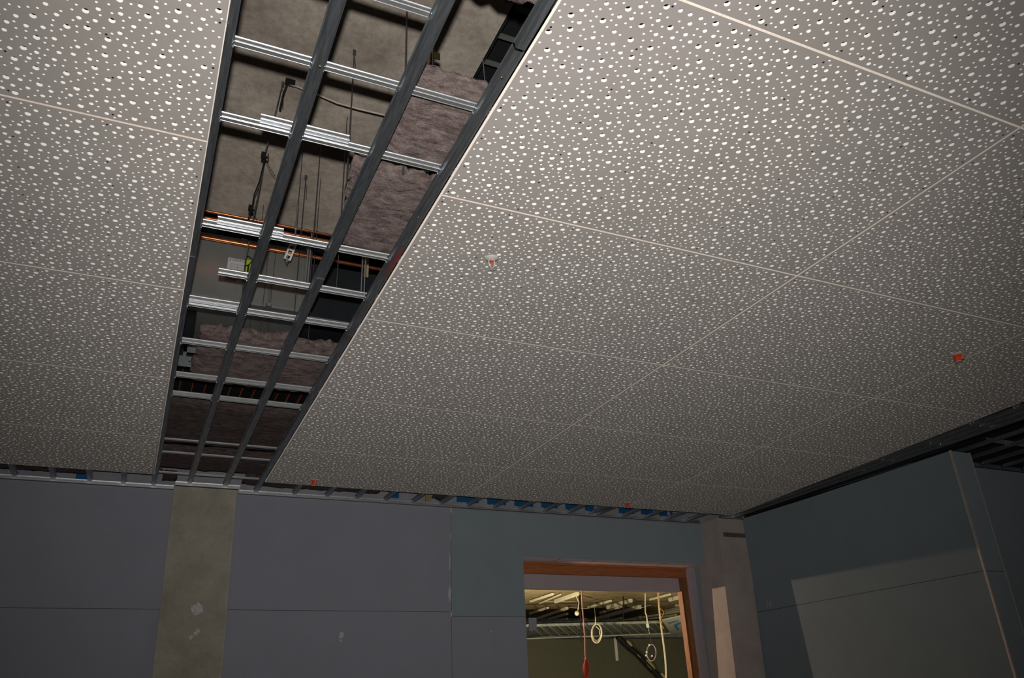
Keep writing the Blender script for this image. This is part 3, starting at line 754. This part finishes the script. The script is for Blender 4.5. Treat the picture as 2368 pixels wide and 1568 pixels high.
# ------------------------------------------------------------------ sprinklers
def sprinkler(px, py, label, capped, loc=None):
    c = at(px, py, z=H); s = thing('fire_sprinkler', label, 'sprinkler', c, 'sprinkler heads in the perforated ceiling')
    if not capped:
        m = MB(); m.lathe([(.034, 0), (.033, -.003), (.020, -.006), (.012, -.010)], c, 'white', 28); m.build('rosette', s, True)
        m = MB()
        for sg in (-1, 1):
            m.tube([c + Vector((sg*.010, 0, -.010)), c + Vector((sg*.016, 0, -.022)), c + Vector((sg*.013, 0, -.042)), c + Vector((sg*.004, 0, -.052))], .0032, 'white', 8)
        m.build('frame_arms', s, True)
        m = MB(); m.tube([c + Vector((0, 0, -.012)), c + Vector((0, 0, -.046))], .0030, 'orange', 8); m.tube([c + Vector((-.007, 0, -.014)), c + Vector((.007, 0, -.014))], .003, 'orange', 8); o = m.build('glass_bulb', s); o['label'] = 'red bulb'
        m = MB(); m.lathe([(.006, 0), (.006, -.004)], c + Vector((0, 0, -.052)), 'white', 12)
        for k in range(14):
            a = 2*math.pi*k/14; a2 = a + .28
            m.face([c + Vector((.005*math.cos(a), .005*math.sin(a), -.056)), c + Vector((.017*math.cos(a), .017*math.sin(a), -.058)), c + Vector((.017*math.cos(a2), .017*math.sin(a2), -.058)), c + Vector((.005*math.cos(a2), .005*math.sin(a2), -.056))], 'white')
        m.build('deflector', s, fix=False)
    else:
        m = MB(); m.lathe([(.040, 0), (.038, -.003), (.022, -.005)], c, 'white', 20); m.build('rosette', s, True)
        m = MB(); m.lathe([(.017, -.004), (.021, -.010), (.023, -.040), (.017, -.048)], c, 'orange', 18)
        m.box((c.x-.008, c.y-.036, c.z-.046), (c.x+.008, c.y, c.z-.010), 'orange'); o = m.build('protective_cap', s, True); o['label'] = 'orange plastic cap'
        m = MB(); m.box((c.x-.003, c.y-.038, c.z-.042), (c.x+.003, c.y-.035, c.z-.012), 'white'); m.build('cap_slot', s)
        m = MB(); m.lathe([(.020, 0), (.020, -.003)], c + Vector((0, 0, -.048)), 'white', 14); m.build('deflector', s)
sprinkler(1137, 597, 'uncapped white sprinkler head with a red bulb, near the middle of the ceiling', False)
sprinkler(2212, 820, 'sprinkler head with orange cap on the right side of the ceiling', True)
sprinkler(727, 1110, 'sprinkler head with orange cap near the far end of the open strip', True)
sprinkler(1452, 1163, 'sprinkler head with orange cap high above the doorway', True)

# faint printed stamp on the boards next to the strip
for (px, py, par) in ((482, 40, None), (285, -4, None)):
    c = at(px, py, z=H)
    par = min([q for q in C.objects if q.name.startswith('perforated') and q.location.x < 0], key=lambda q: abs(q.location.y + .6 - c.y))
    cu = bpy.data.curves.new('board_stamp', 'FONT'); cu.body = 'CLEANEO'; cu.size = .013; cu.extrude = .0001
    o = bpy.data.objects.new('board_stamp', cu); C.objects.link(o)
    if 'stamp' not in M: M['stamp'] = mat('faint_stamp_ink', (.33, .31, .325), .9)
    cu.materials.append(M['stamp']); o = to_mesh(o); o.parent = par
    o.location = (c.x - par.location.x, c.y - par.location.y, -.0007); o.rotation_euler = (math.pi, 0, 0); o.scale = (1/par.scale.x, 1/par.scale.y, 1)

# ------------------------------------------------------------------ the room beyond the doorway
ZO = 1.565; YO = 13.7
m = MB(); m.box((1.0, 8.0, ZF - .1), (14, YO, ZF), 'floor'); struct(m.build('floor_beyond'))
m = MB(); m.box((1.0, 7.97, ZO), (14, YO + .3, ZO + .1), 'rceil'); struct(m.build('ceiling_beyond'), 'brown ceiling beyond the doorway')
m = MB(); m.box((1.0, YO, ZF), (14, YO + .2, 1.18), 'rwall'); m.box((1.0, YO + .2, ZF), (14, YO + .3, ZO), 'slatd'); struct(m.build('wall_beyond'), 'olive wall beyond the doorway')
m = MB(); m.box((.8, 7.97, ZF), (1.0, YO + .3, ZO), 'rwall'); struct(m.build('wall_west_beyond'))
m = MB(); m.box((14, 7.97, ZF), (14.2, YO + .3, ZO), 'rwall'); struct(m.build('wall_east_beyond'))
zx = lambda x, y: (1180 + x/5.091, 1260 + y/5.091)
bl = [(240,665,500,578,14),(345,690,590,585,8),(535,665,790,575,25),(235,808,440,740,14),(320,868,670,745,18),(460,873,670,812,16),(455,922,670,870,14),
      (920,735,1185,658,14),(1150,735,1420,655,24),(1062,800,1112,785,16),(1140,778,1310,728,14),(1020,870,1525,730,24),(670,915,890,872,14),(880,915,1150,852,14),
      (1080,910,1310,860,12),(1280,905,1530,850,14),(1645,645,1880,582,12),(1880,645,2060,595,24),(1955,715,2060,685,16),(1830,780,2070,730,20),(1450,870,2070,770,12),(1630,875,1950,822,12)]
bl.sort(key=lambda q: q[0] + q[2])
for i, (xa, ya, xb, yb, th) in enumerate(bl):
    zb = 1.535
    p, q = at(*zx(xa, ya), z=zb), at(*zx(xb, yb), z=zb)
    if p.y > YO - .1: q = q + (p - q) * 0; 
    r = th/5.091/2 * (p.length + q.length)/2 / F * 1.7
    m = MB(); dv = (q - p).normalized(); sdv = dv.cross(Vector((0,0,1))).normalized()*r
    e0, e1 = p, q
    prof = [(-1,-.7),(-.6,-1),(.6,-1),(1,-.7),(1,.8),(-1,.8)]
    ra = [e0 + sdv*u + Vector((0,0,r*v)) for u, v in prof]; rb = [e1 + sdv*u + Vector((0,0,r*v)) for u, v in prof]
    for j in range(6): m.face([ra[j], ra[(j+1)%6], rb[(j+1)%6], rb[j]], 'batten')
    m.face(ra, 'batten'); m.face(list(reversed(rb)), 'batten')
    tag(m.build('ceiling_batten', origin=p), 'pale batten under the ceiling seen through the doorway, %s from the left' % ORD[i], 'batten', 'pale battens beyond the doorway')
# slats above the far wall
zs = 1.19
k = 0; m0 = None
root = thing('slatted_bulkhead', 'slanting pale steel slats over the head of the olive wall beyond the doorway', 'slats', (8, YO - .5, zs))
for i in range(16):
    x0 = 215 + 104*i; a, b_ = at(*zx(x0 + 14, 942 - i*2.2), z=zs), at(*zx(x0 + 165, 1068 - i*2.2), z=zs)
    m = MB(); m.tube([a, b_], .010, 'slat', 6); m.build('slat', root)
m = MB(); a, b_ = at(*zx(150, 950), z=zs - .02), at(*zx(1810, 904), z=zs - .02); m.tube([a, b_], .022, 'slatd', 6); m.build('top_rail', root)
m = MB(); a, b_ = at(*zx(150, 1108), z=zs), at(*zx(1880, 1042), z=zs); m.tube([a, b_], .014, 'slat', 6); m.build('edge_rail', root)
m = MB(); q = [at(*zx(x, y), z=zs + .07) for x, y in ((120,940),(1780,892),(1880,1040),(120,1100))]; 
m.face(q, 'slatd'); m.face([v + Vector((0,0,.03)) for v in reversed(q)], 'slatd'); m.build('backing_sheet', root, fix=False)
# blue marked board
q = [at(*zx(x, y), z=zs - .085) for x, y in ((1790,892),(2040,838),(2180,1012),(1890,1050))]
m = MB(); m.face(q, 'slat'); m.face([v + Vector((0,0,.02)) for v in reversed(q)], 'slat')
for j in range(4): m.face([q[j], q[(j+1)%4], q[(j+1)%4] + Vector((0,0,.02)), q[j] + Vector((0,0,.02))], 'slat')
o = tag(m.build('marked_board', fix=False), 'pale board with blue print beside the slats beyond the doorway', 'board')
m = MB()
for (pts) in ([(1925,950),(1985,915),(2010,918),(2000,935),(1960,955),(1990,1000),(1985,1008),(1965,1005)], [(2025,925),(2045,940),(2062,975),(2060,990),(2045,985),(2030,950)], [(1850,915),(1990,893),(1990,898),(1850,920)], [(1860,930),(1960,908),(1960,912),(1860,934)]):
    m.face([at(*zx(x, y), z=zs - .089) for x, y in pts], 'blue')
m.build('blue_print', o, fix=False)

def hang(pts, Y, r, mtl, name, label, cat, n=8, closed=False):
    P = [at(*zx(x, y), Y=Y) for x, y in pts]
    if name.startswith('black'): P[0].z = ZO
    m = MB(); m.tube(P, r, mtl, n, closed=closed); return m.build(name, smooth=True), P
def smooth_path(pts, k=5):
    out = []
    for i in range(len(pts)-1):
        p0 = pts[max(i-1,0)]; p1 = pts[i]; p2 = pts[i+1]; p3 = pts[min(i+2,len(pts)-1)]
        for j in range(k):
            t = j/k; out.append(tuple(.5*((2*p1[d]) + (-p0[d]+p2[d])*t + (2*p0[d]-5*p1[d]+4*p2[d]-p3[d])*t*t + (-p0[d]+3*p1[d]-3*p2[d]+p3[d])*t**3) for d in (0,1)))
    out.append(pts[-1]); return out
o, _ = hang(smooth_path([(1738,380),(1745,640),(1768,900),(1808,1200),(1828,1400),(1838,1700)]), 9.3, .011, 'cream', 'cream_cable', '', '')
tag(o, 'thick cream cable hanging down the right side of the doorway view', 'cable')
o, _ = hang(smooth_path([(1742,380),(1744,590),(1752,700),(1762,745),(1800,780),(1800,815),(1775,870),(1770,920),(1800,975),(1802,990)]), 9.2, .0045, 'orc', 'orange_cable', '', '')
tag(o, 'thin orange cable looped around the cream cable', 'cable')
o, _ = hang(smooth_path([(835,380),(850,740),(865,900),(880,1150),(885,1330)]), 9.0, .008, 'redp', 'red_cable', '', '')
tag(o, 'faded red cable hanging from the top of the doorway view into a coil', 'cable')
o2 = MB()
for j, (wdt, ph) in enumerate(((34, 0), (26, 4), (14, -3), (30, 6), (20, -5))):
    pts = [(885, 1330)] + [(892 + ph + wdt*math.sin(math.pi*t/8)*(-1), 1335 + t*34) for t in range(1, 8)] + [(895 + ph, 1620)] + [(892 + ph + wdt*math.sin(math.pi*t/8), 1335 + t*34) for t in range(7, 0, -1)]
    o2.tube([at(*zx(x, y), Y=8.98 + .012*j) for x, y in pts], .0065, 'redc', 6, closed=True)
k = o2.build('coil', o)
k['label'] = 'bright red cable coil'
YC = 10.7; YV = 10.6; YP = at(*zx(765, 590), z=1.55).y
# white coil
m = MB()
for j in range(5):
    P = [at(*zx(1015 + (62-2*j)*math.cos(a) + 3*j*(j%2), 1045 + (112-4*j)*math.sin(a) - 4*j), Y=YC + .014*j) for a in [2*math.pi*t/28 for t in range(28)]]
    m.tube(P, .0055, 'batten', 6, closed=True)
m.tube([at(*zx(x, y), Y=YC) for x, y in ((1000,843),(1003,900),(1000,935))], .006, 'batten', 6); q = at(*zx(1000, 843), Y=YC); m.tube([q, (q.x, q.y, ZO)], .0025, 'rceil', 6)
m.tube([at(*zx(x, y), Y=YC) for x, y in ((1010,960),(1050,1000),(1052,1060))], .005, 'batten', 6)
tag(m.build('coiled_cable', smooth=True), 'pale coiled cable hanging in front of the slats beyond the doorway', 'cable', 'coiled cables beyond the doorway')
m = MB()
for j in range(5):
    P = [at(*zx(1660 + (55-3*j)*math.cos(a), 1270 + (98-5*j)*math.sin(a)), Y=YV + .014*j) for a in [2*math.pi*t/28 for t in range(28)]]
    m.tube(P, .006, 'violet' if j else 'slat', 6, closed=True)
m.tube([at(*zx(x, y), Y=YV) for x, y in ((1642,1052),(1648,1080),(1655,1120),(1662,1175))], .004, 'violet', 6)
o = tag(m.build('coiled_cable', smooth=True), 'violet coiled cable hanging before the olive wall beyond the doorway', 'cable', 'coiled cables beyond the doorway')
m = MB()
for (x, y) in ((1635,1180),(1605,1262),(1597,1302),(1668,1308)): c = at(*zx(x, y), Y=YV - .01); m.lathe([(.012, -.012), (.014, 0), (.010, .012)], c, 'white', 8)
m.build('cable_tie', o)
m = MB(); m.tube([at(*zx(x, y), Y=YV) for x, y in ((1588,560),(1590,780),(1592,805),(1603,830),(1612,900),(1614,925))], .010, 'batten', 8); m.tube([at(*zx(x, y), Y=YV) for x, y in ((1612,925),(1622,975))], .022, 'white', 10); m.tube([at(*zx(x, y), Y=YV) for x, y in ((1622,975),(1642,1052))], .004, 'slat', 6)
tag(m.build('lamp_holder'), 'pale hanging connector above the violet coil', 'connector')
m = MB(); m.tube([at(*zx(x, y), Y=YP) for x, y in ((763,580),(778,610),(808,680),(798,760),(792,790))], .006, 'batten', 8); o = m.build('pull_cord', smooth=True); tag(o, 'bent pale cord ending in a ball, in the doorway view left of the pale coil', 'cord')
m = MB(); c = at(*zx(784, 806), Y=YP); m.lathe([(.004, -.036), (.024, -.028), (.034, -.008), (.034, .010), (.022, .028), (.006, .036)], c, 'batten', 16); m.build('ball', o, True)
for pts, lab in ((((1208,0),), ''),): pass
o, _ = hang([(822,650),(824,845),(825,860),(832,930),(834,1050),(836,1135)], 10.9, .012, 'blk', 'black_strap', '', ''); tag(o, 'black strap hanging behind the red cable', 'strap')
o, _ = hang([(1329,600),(1330,735),(1332,860),(1325,940),(1322,1000)], 10.9, .007, 'blk', 'black_wire', '', ''); tag(o, 'dark wire hanging in the middle of the doorway view', 'wire')
o, _ = hang([(415,668),(720,668),(1100,655)], 11.6, .003, 'batten', 'thin_wire', '', ''); tag(o, 'thin pale wire stretched under the far ceiling', 'wire', 'thin wires under the far ceiling')
o, _ = hang([(640,735),(900,752),(1180,690)], 12.2, .0035, 'batten', 'thin_wire', '', ''); tag(o, 'thin pale sagging wire, lower of the two under the far ceiling', 'wire', 'thin wires under the far ceiling')
o, _ = hang([(1540,742),(1680,700),(1880,650)], 11.9, .0045, 'batten', 'thin_wire', '', ''); tag(o, 'pale wire rising to the right under the far ceiling behind the cream cable', 'wire', 'thin wires under the far ceiling')
m = MB(); P = [at(*zx(x, y), Y=YO - .08) for x, y in smooth_path([(1265,1080),(1400,1210),(1500,1290),(1600,1400),(1800,1600)])]; m.tube(P, .055, 'blk', 10)  # dark tube put in for the diagonal shadow on the far wall
o = tag(m.build('shadow_tube', smooth=True), 'dark tube standing in for a diagonal shadow down the olive wall beyond the doorway', 'painted shadow')
for (x, y, r) in ((1405,1160,.05),(1520,1300,.04),(1650,1415,.085),(1805,1545,.05)):  # tan ellipses paint the light patches along that shadow
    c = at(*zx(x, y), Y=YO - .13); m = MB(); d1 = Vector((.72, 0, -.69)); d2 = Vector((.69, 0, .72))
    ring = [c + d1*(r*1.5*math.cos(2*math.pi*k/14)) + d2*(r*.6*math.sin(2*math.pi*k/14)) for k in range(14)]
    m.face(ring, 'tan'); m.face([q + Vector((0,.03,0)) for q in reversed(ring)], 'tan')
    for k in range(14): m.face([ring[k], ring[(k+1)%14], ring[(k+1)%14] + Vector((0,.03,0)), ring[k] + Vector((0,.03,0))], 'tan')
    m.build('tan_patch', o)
m = MB(); c = at(*zx(1247, 1230), Y=YO - .004); m.box((c.x - .03, YO - .006, c.z - .2), (c.x + .03, YO - .001, c.z + .2), 'filler')
k = m.build('filler_smear', bpy.data.objects['wall_beyond'])
# offcut and rag at the left of the doorway
a, b_ = at(*zx(222, 858), Y=7.56), at(*zx(314, 985), Y=7.56)
m = MB(); m.box((a.x, 7.56, b_.z), (b_.x, 7.575, a.z), 'purple'); 
tag(m.build('board_offcut'), 'small square purple board offcut sticking out at the left side of the doorway', 'board')
m = MB(); q = [at(*zx(x, y), Y=7.55) for x, y in ((232,925),(245,950),(262,985),(272,1005),(255,1020),(228,1010),(219,960))]
m.face(q, 'rag'); m.face([v + Vector((0,.012,0)) for v in reversed(q)], 'rag')
for j in range(len(q)): m.face([q[j], q[(j+1)%len(q)], q[(j+1)%len(q)] + Vector((0,.012,0)), q[j] + Vector((0,.012,0))], 'rag')
tag(m.build('torn_paper', fix=False), 'pale torn paper hanging below the purple offcut', 'paper')
